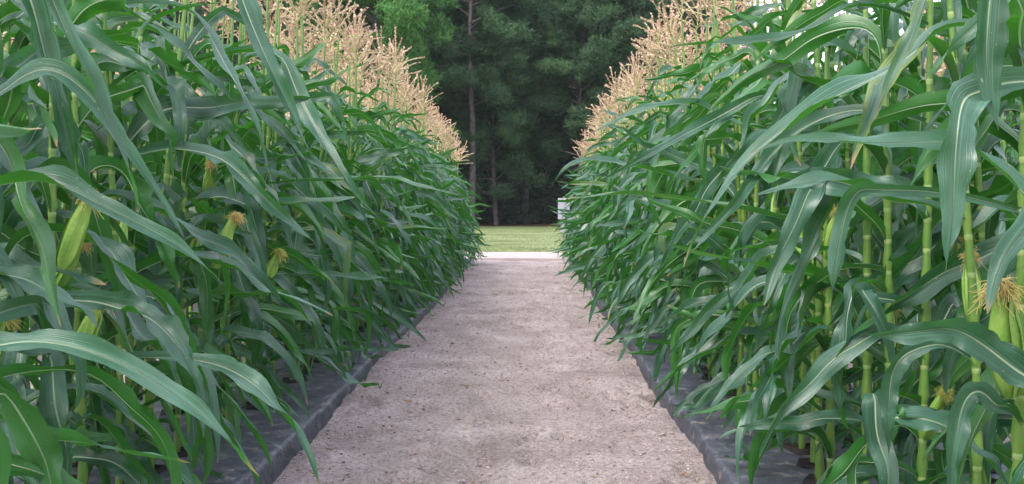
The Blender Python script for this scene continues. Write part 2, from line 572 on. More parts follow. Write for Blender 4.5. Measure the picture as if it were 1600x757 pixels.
def make_bed(x0, x1, y0, y1, holes, label):
    """x0: edge nearest the path; x1: far edge. Fabric stretched over a low raised bed."""
    s = 1 if x1 > x0 else -1
    W = abs(x1 - x0)
    prof = [(0.0, -0.05), (0.003, 0.02), (0.008, 0.07), (0.014, 0.094), (0.024, 0.106), (0.042, 0.111), (0.10, 0.112), (0.2, 0.112), (0.32, 0.114), (0.45, 0.108),
            (W * .5, 0.112), (W * .7, 0.108), (W - .2, 0.112), (W - .08, 0.125), (W - .03, 0.115), (W - .005, 0.05), (W, -0.05)]
    ys = np.concatenate([[y0], np.arange(y0 + 0.01, y1 - 0.01, 0.06), [y1]])
    pr = np.array(prof)
    U, Y = np.meshgrid(pr[:, 0], ys)
    Z = np.broadcast_to(pr[:, 1], U.shape).copy()
    endf = (np.minimum(Y - y0, y1 - Y) > 0.005)
    Z = np.where(endf, Z, -0.05)
    wob = 0.018 * vnoise(Y * 0.9, Y * 0 + x0, 31) + 0.008 * vnoise(Y * 2.6, Y * 0 + x0, 32) + 0.002 * vnoise(Y * 9, U * 3, 33)
    X = x0 + s * (U + wob * np.where(U < W / 2, 1, -1))
    Z = Z + np.where(Z > 0, 0.006 * vnoise(X * 5, Y * 3, 34) + 0.008 * vnoise(X * 2, Y * 1.2, 35) + 0.004 * vnoise(X * 14, Y * 9, 36), 0)
    ny, nx = X.shape
    i, j = np.meshgrid(np.arange(ny - 1), np.arange(nx - 1), indexing='ij')
    F = np.stack([i * nx + j, i * nx + j + 1, (i + 1) * nx + j + 1, (i + 1) * nx + j], -1).reshape(-1, 4)
    if s < 0:
        F = F[:, ::-1]
    mb = MB()
    mb.add(np.stack([X, Y, Z], -1), F)
    r = np.random.default_rng(int(abs(x0) * 100))
    a = np.linspace(0, 2 * np.pi, 10, endpoint=False)
    for hx, hy in holes:                        # burnt-in planting holes with a curled dark rim
        rr = r.uniform(.045, .065) * (1 + 0.18 * r.standard_normal(10)).clip(.7, 1.3)
        ring0 = np.stack([hx + rr * np.cos(a), hy + rr * np.sin(a), np.full(10, .122) + 0.004 * r.standard_normal(10)], -1)
        ring1 = np.stack([hx + rr * 1.12 * np.cos(a), hy + rr * 1.12 * np.sin(a), np.full(10, .134) + 0.009 * r.random(10)], -1)
        ring2 = np.stack([hx + rr * 1.3 * np.cos(a), hy + rr * 1.3 * np.sin(a), np.full(10, .112)], -1)
        V = np.concatenate([ring0, ring1, ring2, [[hx, hy, .119]]])
        k = np.arange(10)
        k2 = (k + 1) % 10
        mb.add(V, np.concatenate([np.stack([k, k2, 10 + k2, 10 + k], -1), np.stack([10 + k, 10 + k2, 20 + k2, 20 + k], -1)]), None, 1)
        mb.add(V, np.stack([k2, k, np.full(10, 30)], -1), None, 1)
    o = mb.build('planting_bed', [M_FABRIC, M_HOLE])
    tag(o, label, 'planting bed', 'raised beds under black ground cover')


# ------------------------------------------------------------------ corn
UC = np.array([-1, -.62, -.3, 0, .3, .62, 1.0])
UC_LO = np.array([-1, 0, 1.0])


def blade(mb, P, N0, W, lid, r, nseg=18, fold0=55, fold1=14, ruf=1.0, lo=False, prof=None, mi=0):
    """Leaf blade along centreline P (nseg+1 points) with up-normals N0; W = greatest width."""
    us = UC_LO if lo else UC
    n = len(P)
    s = np.linspace(0, 1, n)
    T = norm(np.gradient(P, axis=0))
    S = norm(np.cross(T, N0))
    N = np.cross(S, T)
    if prof is None:
        wp = np.minimum(1, 0.55 + 1.6 * s) * np.clip(1 - s, 0, 1) ** 0.55
        wp = np.where(s < .45, np.minimum(1, .55 + 1.25 * s) , wp / ((1 - .45) ** .55) * 1.0)
        wp = np.minimum(wp, 1.0)
        wp[-1] = 0.03
    else:
        wp = np.interp(s, np.linspace(0, 1, len(prof)), prof)
    hw = 0.5 * W * wp
    nick = 1 + np.where(r.random((n, 2)) < .07, -r.uniform(.05, .25, (n, 2)), r.normal(0, .018, (n, 2)))
    f = np.radians(fold0 * np.exp(-s * 5) + fold1 * (1 + 0.5 * np.sin(s * 7 + r.uniform(0, 6))))
    au = np.abs(us)[None]
    X = us[None] * hw[:, None] * np.cos(f)[:, None]
    X = X * np.where(us[None] <= -1, nick[:, :1], np.where(us[None] >= 1, nick[:, 1:], 1))
    Zz = au * hw[:, None] * np.sin(f)[:, None]
    env = np.sin(np.pi * np.clip(s, 0, 1)) ** .6
    ph = r.uniform(0, 6.28, 4)
    fr = r.uniform(9, 22, 2)
    am = 0.0165 * ruf * (W / .09)
    wl = am * env * (np.sin(s * fr[0] + ph[0]) + .5 * np.sin(s * fr[0] * 2.3 + ph[1]))
    wr = am * env * (np.sin(s * fr[1] + ph[2]) + .5 * np.sin(s * fr[1] * 2.1 + ph[3]))
    Zz = Zz + np.where(us[None] < 0, wl[:, None], wr[:, None]) * au ** 2
    V = P[:, None] + X[..., None] * S[:, None] + Zz[..., None] * N[:, None]
    m = len(us)
    i, j = np.meshgrid(np.arange(n - 1), np.arange(m - 1), indexing='ij')
    F = np.stack([i * m + j, i * m + j + 1, (i + 1) * m + j + 1, (i + 1) * m + j], -1).reshape(-1, 4)
    uv = np.stack(np.broadcast_arrays(us[None], (lid + 0.001 + 0.998 * s)[:, None]), -1)
    mb.add(V, F, uv.reshape(-1, 2), mi)


def leaf_path(h, az, L, e0, e1, r, nseg, kink=None, wander=0.5, start_r=0.012, pw=1.0):
    """centreline + normals of a leaf leaving the stalk at height h towards azimuth az"""
    s = np.linspace(0, 1, nseg + 1)
    e = e0 + (e1 - e0) * (s ** pw)
    if kink is not None:
        e = np.where(s > kink, np.minimum(e, e1 * .5) - R(r.uniform(10, 50)), e + R(12) * s)
        k = np.exp(-((s - kink) / .025) ** 2)
        e = e * (1 - .3 * k)
    if kink is None and r.random() < .9:          # rises, tips over, then slants away nearly straight
        q = np.clip((s - r.uniform(.0, .1)) / r.uniform(.22, .5), 0, 1)
        em = e1 * r.uniform(.45, .85)
        e = e0 + (em - e0) * q * q * (3 - 2 * q) + (e1 - em) * np.clip((s - .6) / .4, 0, 1) ** 1.5
    a = az + wander * (s ** 1.5) * r.choice([-1, 1]) + 0.05 * np.sin(s * 5 + r.uniform(0, 6))
    if kink is not None:
        a = a + np.where(s > kink, r.normal(0, .5), 0)
    d = np.stack([np.cos(e) * np.cos(a), np.cos(e) * np.sin(a), np.sin(e)], -1)
    P = np.cumsum(d, 0) * (L / nseg)
    wig = L * .008 * np.sin(np.pi * s)
    P += np.stack([wig * np.sin(s * 17 + r.uniform(0, 6)), wig * np.sin(s * 14 + r.uniform(0, 6)), wig * np.sin(s * 19 + r.uniform(0, 6))], -1)
    P -= P[0]
    P += np.array((math.cos(az) * start_r, math.sin(az) * start_r, h))
    N = np.stack([-np.sin(e) * np.cos(a), -np.sin(e) * np.sin(a), np.cos(e)], -1)
    roll = r.normal(0, .4) + r.normal(0, 2.3) * s ** 1.15 + 0.35 * np.sin(s * r.uniform(3, 8) + r.uniform(0, 6)) * s
    T = norm(np.gradient(P, axis=0))
    S = np.cross(T, N)
    return P, N * np.cos(roll)[:, None] + S * np.sin(roll)[:, None]


def silk_tuft(mb, tip, axis, r, n=26, L=0.055, sz=1.0, hang=0.9):
    axis = norm(np.asarray(axis, float))
    for k in range(n):
        d = norm(axis * .8 + r.normal(0, .50, 3))
        s = np.linspace(0, 1, 5)
        ln = L * r.uniform(.6, 1.25) * sz
        P = tip + d * (ln * s)[:, None] + np.array((0, 0, -hang * ln)) * (s ** 2)[:, None] + r.normal(0, .003 * sz, (5, 3)) * s[:, None]
        P += np.cumsum(r.normal(0, .0048, (5, 3)), 0) * s[:, None]
        tube(mb, P, (0.0011 if n > 200 else .0018) * sz * (1 - .4 * s), 3, 0, cap=False)


def husk_mesh(mb, base, axis, L, rad, r):
    axis = norm(np.asarray(axis, float))
    s = np.linspace(0, 1, 11)
    side = norm(np.cross(axis, (0.3, .9, .2)))
    P = base + axis * (L * s)[:, None] + side * (0.03 * L * np.sin(s * 3))[:, None]
    pr = np.interp(s, [0, .12, .35, .6, .85, 1], [.45, .85, 1, .95, .55, .22])
    tube(mb, P, rad * pr, 9)
    for k in range(5):                           # wrapping husk leaves with free tips
        a0 = r.uniform(0, 6.28)
        other = np.cross(axis, side)
        rd = math.cos(a0) * side + math.sin(a0) * other
        st = np.linspace(0, 1, 9)
        rr = rad * np.interp(st, s, pr) * 1.06 + np.where(st > .8, (st - .8) * r.uniform(.02, .14), 0)
        LL = L * r.uniform(.85, 1.05)
        PP = base + axis * (LL * st)[:, None] + rd * rr[:, None]
        N = np.broadcast_to(rd, PP.shape)
        blade(mb, PP, N, rad * 1.7, k, r, 8, 0, 0, .12, lo=False, prof=[.5, 1, 1, .9, .55, .05])


def tassel_mesh(mb, base, r, scale=1.0, spike_n=15, lo=False):
    def spike(p0, d0, L, droop, rad):
        n = 7
        s = np.linspace(0, 1, n)
        P = p0 + d0 * (L * s)[:, None] + np.array((0, 0, -droop * L)) * (s ** 2)[:, None]
        tube(mb, P, 0.0028 * (1 - .5 * s) * scale, 3, 1, cap=False)
        m = int(L / (0.013 if not lo else 0.03))
        t = np.linspace(0.18, 1, m) + r.normal(0, .01, m)
        t = np.clip(t, 0, 1)
        C = np.stack([np.interp(t, s, P[:, q]) for q in range(3)], -1)
        ax = norm(P[-1] - P[0])
        for rep in range(2):
            rd = norm(r.normal(0, 1, (m, 3)))
            rd -= (rd @ ax)[:, None] * ax
            rd = norm(rd)
            ln = (0.017 if not lo else .03) * scale * r.uniform(.7, 1.3, m)
            dirv = norm(rd * .42 + ax * .95 + np.array((0, 0, -.15)))
            wv = norm(np.cross(dirv, rd + r.normal(0, .3, (m, 3)))) * (0.0055 if not lo else .009) * scale * rad
            mid = C + dirv * (ln * .5)[:, None]
            V = np.stack([C, mid + wv, C + dirv * ln[:, None], mid - wv], 1).reshape(-1, 3)
            mb.add(V, np.arange(len(V)).reshape(-1, 4), None, 0)
    base = np.asarray(base, float)
    spike(base, norm(np.array((r.normal(0, .08), r.normal(0, .08), 1))), r.uniform(.30, .38) * scale, 0, 1.5)
    for k in range(spike_n):
        a = k * 2.4 + r.uniform(-.4, .4)
        h = (k / spike_n) * 0.13 * scale
        e = R(r.uniform(22, 74))
        d = np.array((math.cos(a) * math.cos(e), math.sin(a) * math.cos(e), math.sin(e)))
        spike(base + (0, 0, h), d, r.uniform(.15, .25) * scale, r.uniform(.0, .45), 1.0)


def plant_curve(H, lean, r):
    """stalk centreline function z -> offset"""
    lx, ly = lean
    wx, wy = r.normal(0, .012, 2)

    def f(z):
        t = np.asarray(z) / H
        return np.stack([lx * t ** 1.6 + wx * np.sin(t * 6), ly * t ** 1.6 + wy * np.sin(t * 5 + 1), np.asarray(z) * 1.0], -1)
    return f


def stalk_mesh(mb, f, H, nodes, r, sides=8, r0=0.0155):
    def rad(z):
        t = z / H
        return r0 * (1 - .18 * t) if t < .5 else r0 * (.91 - .95 * (t - .5))
    z = 0.0
    pts, rr = [], []
    zz = np.concatenate([[0], nodes, [H]])
    for a, b in zip(zz[:-1], zz[1:]):
        # sheath is widest above each joint and hugs the cane towards the next
        pts += [a + .004, a + .3 * (b - a), b - .014]
        thick = 1.5 if b < H * .45 else (1.25 if b < H * .6 else 1.07)
        rr += [rad(a) * 1.05, rad(a) * thick, rad(b) * 1.0]
    tube(mb, f(np.array(pts)), np.array(rr), sides, 0)
    for n in nodes:
        tube(mb, f(np.array([n - .009, n - .003, n + .004, n + .009])), np.array([1.0, 1.13, 1.12, 1.04]) * rad(n), sides, 1, cap=False)
    tube(mb, f(np.array([0, .03, .08, .14])), np.array([1.35, 1.25, 1.2, 1.13]) * r0, sides, 2, cap=False)


def corn_geometry(r, side, H=2.62, nleaf=14, nseg=18, lo=False, lean=(0, 0), tidy=0.0, skip=None, ears=None, veto=None, r0=0.0155, low_reach=.6):
    """side: +1 when the path lies towards +x. Returns dict of MBs (leaves, stalk, tassel, ears[(husk, silk)])."""
    f = plant_curve(H, lean, r)
    leaves, stalk, tas = MB(), MB(), MB()
    base_az = 0.0 if side > 0 else math.pi
    nodes = 0.20 + (H - .68) * (np.linspace(0, 1, nleaf) ** 0.97) + r.normal(0, .012, nleaf)
    plane = base_az + r.normal(0, .6)
    lean2 = r.random()
    for k in range(nleaf):
        h = nodes[k]
        if skip and skip(h):
            continue
        t = k / (nleaf - 1)
        toward = (k % 2 == 0)
        az = plane + (0 if toward else math.pi) + r.normal(0, .55)
        if not toward and r.random() < .62:     # leaves turned by the light from the open path
            az = base_az + r.choice([-1, 1]) * r.uniform(.5, 1.5)
        if t < .45 and r.random() < low_reach:          # lower leaves reach out over the edge of the bed
            az = base_az + r.normal(0, .5)
        L = np.interp(t, [0, .2, .55, .8, 1], [.56 + .4 * low_reach, .78 + .23 * low_reach, .93, .80, .50]) * r.uniform(.68, 1.06)
        W = np.interp(t, [0, .25, .55, .8, 1], [.060, .080, .094, .084, .058]) * r.uniform(.78, 1.12)
        e0 = R(np.interp(t, [0, .5, 1], [42, 58, 72]) + r.normal(0, 13))
        e1 = R(np.interp(t, [0, .3, .7, 1], [-66, -78, -66, -30]) + r.normal(0, 16))
        if r.random() < .24:                     # stiffer blades that hardly droop
            e1 = e0 - R(r.uniform(35, 75))
        kink = None
        if r.random() < .42:
            kink = r.uniform(.22, .68)
        p0 = f(h)
        P, N = leaf_path(0, az, L, e0, e1, r, nseg, kink, r.uniform(.0, .5), pw=r.uniform(.62, 1.0))
        P = P + p0
        P[:, 2] = np.maximum(P[:, 2], 0.05)
        if veto is not None and veto(P):
            continue
        blade(leaves, P, N, W, k * 1.0, r, nseg, 50, r.uniform(8, 34), r.uniform(.5, 1.6), lo)
    stalk_mesh(stalk, f, H, nodes, r, 6 if not lo else 4, r0)
    tassel_mesh(tas, f(H), r, r.uniform(1.25, 1.55), 15 if not lo else 10, lo)
    out = []
    for (h, az, sz, fresh) in (ears if ears is not None else []):
        hb, sb = MB(), MB()
        if isinstance(az, np.ndarray):            # tip given: the ear stands beside the stalk and reaches it
            p0 = f(max(.3, az[2] - .21 * sz))
            p0 = p0 + (az * (1, 1, 0) - p0 * (1, 1, 0)) * max(0, 1 - .10 / max(.01, np.linalg.norm((az - p0)[:2])))
            d = norm(az - p0)
        else:
            p0 = f(h)
            e = R(r.uniform(60, 72))
            d = np.array((math.cos(az) * math.cos(e), math.sin(az) * math.cos(e), math.sin(e)))
        husk_mesh(hb, p0, d, .21 * sz, .021 * sz, r)
        silk_tuft(sb, p0 + d * .20 * sz, d, r, 300 if veto else 90, .030 * sz, sz * .85)
        out.append((hb, sb, fresh))
    return dict(leaves=leaves, stalk=stalk, tassel=tas, ears=out, f=f, nodes=nodes)


TAS = []
for k in range(6):
    mb = MB()
    tassel_mesh(mb, (0, 0, 0), np.random.default_rng(50 + k), 1.0, 9 + k)
    TAS.append(mb.mesh('tassel', [M_TASSEL, M_TASSELSTEM]))

# near plants whose stalks can be told apart in the photo: (pixel x, pixel y, depth) of a point on the stalk
ROWS = {-1: [-1.60, -2.02, -2.42], 1: [1.26, 1.64, 2.02]}      # front, second, back row of each bed
FAR_ROWS = {-1: [-4.35, -4.8, -5.25], 1: [3.95, 4.4, 4.85]}    # beds beyond the next path
SP = 0.29
plants = []
for sd, xs in ROWS.items():
    for ri, x in enumerate(xs):
        y = 1.75 + 0.1 * ri + (0.13 if sd < 0 else 0.0)
        k = 0
        while y < ROW_END - 0.1:
            plants.append(dict(sd=sd, ri=ri, x=x + rng.normal(0, .035), y=y + rng.normal(0, .03), k=k, far=False))
            y += SP
            k += 1
for sd, xs in FAR_ROWS.items():
    for ri, x in enumerate(xs):
        y = 4.5 + 0.1 * ri
        while y < ROW_END - 0.1:
            plants.append(dict(sd=sd, ri=ri, x=x + rng.normal(0, .04), y=y + rng.normal(0, .03), k=0, far=True))
            y += 0.33


def in_view(p):
    px = 826 + FPX * (p['x'] + (0.5 if p['sd'] < 0 else -0.5)) / p['y']
    return -60 < px < 1660


plants = [p for p in plants if in_view(p)]
for p in plants:
    p['score'] = (0 if p['far'] else [1.0, .55, .3][p['ri']]) / p['y']
plants.sort(key=lambda p: -p['score'])
N_IND = 296
solo, mass = plants[:N_IND], plants[N_IND:]
print('plants', len(plants), 'solo', len(solo))

ROWNAME = ['front', 'second', 'back']
ORD = ['first', 'second', 'third', 'fourth', 'fifth', 'sixth', 'seventh', 'eighth', 'ninth', 'tenth', 'eleventh', 'twelfth', 'thirteenth', 'fourteenth', 'fifteenth', 'sixteenth',
       'seventeenth', 'eighteenth', 'nineteenth', 'twentieth']
solo.sort(key=lambda p: (p['sd'], p['ri'], p['y']))
cnt = {}
for p in solo:
    key = (p['sd'], p['ri'])
    cnt[key] = cnt.get(key, 0) + 1
    p['ord'] = cnt[key]
for p in solo:
    p['last'] = p['ord'] == cnt[(p['sd'], p['ri'])]
    p['n'] = cnt[(p['sd'], p['ri'])]


ONES = ['', 'first', 'second', 'third', 'fourth', 'fifth', 'sixth', 'seventh', 'eighth', 'ninth']
TENS = {2: ('twenty', 'twentieth'), 3: ('thirty', 'thirtieth'), 4: ('forty', 'fortieth'), 5: ('fifty', 'fiftieth'), 6: ('sixty', 'sixtieth'), 7: ('seventy', 'seventieth')}


def ordinal(n):
    if n <= 20:
        return ORD[n - 1]
    t, o = divmod(n, 10)
    return TENS[t][1] if o == 0 else TENS[t][0] + '-' + ONES[o]


def corn_label(p):
    side = 'left' if p['sd'] < 0 else 'right'
    where = f"in the {ROWNAME[p['ri']]} row {side} of the path"
    if p['ord'] == 1:
        return f"corn plant nearest the camera {where}"
    if p['ri'] == 0 and p['last']:
        return f"last corn plant of the front row {side} of the path, beside the pavement"
    look = 'tall green' if p['y'] < 6 else ('pink tasselled' if p['ri'] == 0 else 'half hidden')
    return f"{look} corn plant {where}, {ordinal(p['ord'])} from the camera"


HERO = {}      # extra leaves drawn from the photo, keyed by index into the front row; filled below
hero_leaves = []


def hero(pts, W, face=(0, -1, .8), prof=None, fold=10, ruf=.8, roll=(0, 0)):
    """pts: (px, py, depth) along the midrib, base first."""
    P = np.array([at(*q) for q in pts])
    n = 30
    s0 = np.concatenate([[0], np.cumsum(np.linalg.norm(np.diff(P, axis=0), axis=1))])
    s0 /= s0[-1]
    s = np.linspace(0, 1, n)
    Q = np.stack([np.interp(s, s0, P[:, q]) for q in range(3)], -1)
    for _ in range(6):                           # round the corners
        Q[1:-1] = .25 * Q[:-2] + .5 * Q[1:-1] + .25 * Q[2:]
    hero_leaves.append(dict(P=Q, W=W, face=face, prof=prof, fold=fold, ruf=ruf, roll=roll))


# left of the path
hero([(10, -90, 2.25), (60, -60, 2.3), (85, 10, 2.3), (120, 90, 2.3), (160, 170, 2.3), (200, 260, 2.3), (224, 345, 2.3)], .062, (.5, -1, .5))
hero([(-20, 165, 2.5), (20, 130, 2.5), (62, 93, 2.5), (110, 115, 2.5), (165, 175, 2.5), (225, 270, 2.5), (288, 372, 2.5)], .064, (.2, -.8, 1))
hero([(20, -60, 2.6), (50, 0, 2.6), (70, 90, 2.6), (95, 180, 2.6), (120, 260, 2.6), (130, 302, 2.6)], .085, (.9, -.8, .3))
hero([(-60, 300, 2.4), (0, 290, 2.4), (75, 276, 2.4), (140, 312, 2.4), (215, 350, 2.4), (290, 390, 2.4), (345, 440, 2.4)], .078, (.1, -.55, 1))
hero([(-50, 555, 2.3), (20, 530, 2.3), (100, 535, 2.3), (180, 560, 2.3), (260, 605, 2.3), (335, 665, 2.3), (405, 745, 2.3)], .078, (0, -.9, 1))
hero([(150, 470, 2.9), (180, 482, 2.9), (235, 495, 2.85), (280, 540, 2.8), (305, 590, 2.8), (322, 636, 2.8)], .105, (.4, -1, .5))
hero([(290, 10, 3.7), (312, 25, 3.7), (345, 90, 3.6), (385, 160, 3.5), (410, 230, 3.5), (425, 292, 3.5)], .06, (.8, -1, .4))
hero([(365, -40, 3.6), (385, 20, 3.6), (415, 90, 3.6), (450, 165, 3.6), (487, 243, 3.6)], .092, (.6, -1, .4))
hero([(440, 80, 4.4), (465, 150, 4.4), (500, 215, 4.3), (545, 290, 4.2), (585, 335, 4.2)], .095, (.5, -1, .5))
hero([(300, 235, 3.9), (345, 245, 3.9), (395, 290, 3.8), (440, 335, 3.8), (490, 378, 3.8)], .10, (.2, -.8, 1))
hero([(290, 560, 3.1), (345, 570, 3.1), (400, 600, 3.0), (440, 645, 3.0), (475, 690, 3.0), (500, 760, 3.0)], .078, (.4, -1, .6))
hero([(150, 60, 3.3), (210, 50, 3.3), (255, 25, 3.2), (300, 10, 3.2), (350, 4, 3.2)], .046, (.1, -.4, 1))
hero([(520, 285, 5.6), (570, 275, 5.5), (630, 283, 5.4), (690, 300, 5.3), (735, 312, 5.3)], .05, (0, -.3, 1))
hero([(0, 430, 2.6), (40, 435, 2.6), (90, 465, 2.6), (135, 490, 2.6), (158, 520, 2.6)], .075, (.2, -.4, 1))
# right of the path
hero([(1560, 130, 2.1), (1535, 143, 2.1), (1502, 150, 2.0), (1495, 200, 1.95), (1490, 270, 1.95), (1490, 340, 1.95), (1478, 425, 1.95)], .092, (-.35, -1, .15), fold=6)
hero([(1650, 350, 2.0), (1600, 305, 2.0), (1555, 260, 2.0), (1510, 215, 2.0), (1440, 222, 2.0), (1370, 228, 2.0), (1300, 218, 2.0), (1235, 212, 2.0), (1170, 242, 2.0)], .055, (.1, -.6, 1))
hero([(1470, 40, 2.5), (1430, 90, 2.5), (1385, 115, 2.5), (1310, 145, 2.4), (1225, 205, 2.4), (1150, 262, 2.4), (1100, 335, 2.4), (1068, 418, 2.4)], .070, (-.3, -1, .8))
hero([(1400, 320, 2.9), (1350, 297, 2.9), (1300, 278, 2.9), (1240, 290, 2.9), (1175, 306, 2.9)], .062, (0, -.6, 1))
hero([(1475, -60, 2.4), (1445, 0, 2.4), (1425, 55, 2.4), (1395, 110, 2.4), (1370, 180, 2.4)], .045, (-1, -.7, .4))
hero([(1560, -80, 2.0), (1545, 0, 2.0), (1540, 80, 2.0), (1545, 150, 2.0), (1560, 205, 2.0)], .088, (-.3, -1, .2), fold=8, ruf=.3)
hero([(1640, -60, 2.1), (1590, -20, 2.1), (1540, 25, 2.1), (1490, 70, 2.1), (1440, 125, 2.1)], .05, (0, -.5, 1))
hero([(1620, 600, 2.4), (1585, 578, 2.4), (1540, 540, 2.4), (1490, 508, 2.4), (1430, 520, 2.4), (1345, 523, 2.4)], .098, (-.2, -1, .7))
hero([(1450, 540, 2.9), (1410, 552, 2.9), (1392, 580, 2.9), (1388, 640, 2.9), (1388, 715, 2.9)], .066, (-.2, -1, .2), fold=8)
hero([(1385, 655, 2.8), (1430, 650, 2.8), (1480, 665, 2.8), (1530, 705, 2.8), (1580, 765, 2.8)], .085, (.1, -.7, .9))
hero([(1230, 345, 4.0), (1170, 330, 4.0), (1080, 312, 4.0), (980, 302, 4.0), (880, 311, 4.0)], .052, (0, -.4, 1))
hero([(1080, 285, 6.3), (1000, 262, 6.2), (935, 248, 6.1), (885, 252, 6.0), (862, 290, 6.0)], .075, (0, -.5, 1))
hero([(1320, 10, 3.1), (1280, 42, 3.1), (1220, 62, 3.1), (1130, 66, 3.0), (1040, 74, 3.0)], .042, (0, -.5, 1))
hero([(1370, 300, 2.7), (1345, 288, 2.7), (1325, 320, 2.7), (1308, 390, 2.7), (1295, 478, 2.7)], .07, (-.3, -1, .2))
hero([(1180, 150, 4.6), (1120, 185, 4.6), (1060, 215, 4.5), (990, 255, 4.4), (930, 285, 4.4)], .065, (-.1, -.7, .8))
hero([(1160, 200, 5.2), (1090, 160, 5.2), (1010, 165, 5.1), (960, 190, 5.1), (920, 210, 5.1)], .06, (0, -.5, 1))
hero([(1310, 175, 3.3), (1250, 200, 3.3), (1190, 260, 3.3), (1140, 330, 3.2), (1075, 400, 3.2)], .075, (-.2, -.9, .8))
hero([(1560, 640, 2.5), (1530, 600, 2.5), (1505, 620, 2.5), (1490, 700, 2.5), (1482, 790, 2.5)], .07, (-.2, -1, .2))
hero([(1370, 470, 3.2), (1340, 445, 3.2), (1365, 480, 3.1), (1395, 540, 3.1), (1410, 600, 3.1)], .07, (-.2, -1, .4))

# every drawn leaf belongs to the plant whose stalk its base starts nearest to
KEEP = []


def nearest(pt, only_front=True):
    return min((q for q in solo if q['ri'] <= (0 if only_front else 1)), key=lambda q: (q['x'] - pt[0]) ** 2 + (q['y'] - pt[1]) ** 2)


for h in hero_leaves:
    q = nearest(h['P'][0])
    q.setdefault('hero', []).append(h)
# ears seen in the photo: tip of the ear (px, py, depth), size, fresh silk?
for (px, py, d, sz, fresh) in [(145, 292, 3.0, 1.15, 0), (165, 452, 3.0, 1.1, 0), (12, 478, 2.9, 1.3, 1), (370, 328, 4.6, 1.25, 0), (437, 386, 5.4, 1.3, 1), (1240, 332, 4.7, 1.25, 0),
                               (1564, 430, 2.45, 1.45, 0), (1515, 384, 3.0, 1.0, 0), (1395, 470, 3.6, .9, 1), (1160, 296, 5.8, 1.0, 1), (1480, 600, 3.1, .9, 1)]:
    pt = at(px, py, d)
    q = nearest(pt, False)
    q.setdefault('ears', []).append((0, pt - (q['x'], q['y'], .10), sz, fresh))
    KEEP.append((px, py, d, 34 * 2.6 / d + 8))
    KEEP.append((px - 3, py + 45 * 3 / d, d, 24 * 2.6 / d + 6))
KEEP = KEEP + [(826 + FPX * q[0] / q[1], 319 - FPX * (q[2] - CAM_H) / q[1], q[1], .5 * h['W'] * FPX / q[1]) for h in hero_leaves for q in h['P'][::2]]
KEEP = np.array(KEEP)


def make_veto(off):
    # a leaf that would hang right across one of the drawn leaves or ears is left off
    def veto(P):
        Q = P + off
        if Q[:, 1].max() < .3:
            return True
        if Q[:, 1].min() > 7:
            return False
        yy = np.maximum(Q[:, 1], .3)
        px = 826 + FPX * Q[:, 0] / yy
        py = 319 - FPX * (Q[:, 2] - CAM_H) / yy
        d2 = (px[:, None] - KEEP[None, :, 0]) ** 2 + (py[:, None] - KEEP[None, :, 1]) ** 2
        hit = (d2 < (KEEP[None, :, 3] + 12) ** 2) & (yy[:, None] < KEEP[None, :, 2] + .03)
        return hit.any(1).sum() >= max(3, .24 * len(P)) or bool((yy < 1.35).any() and ((px > 40) & (px < 1560) & (yy < 1.35)).any())
    return veto

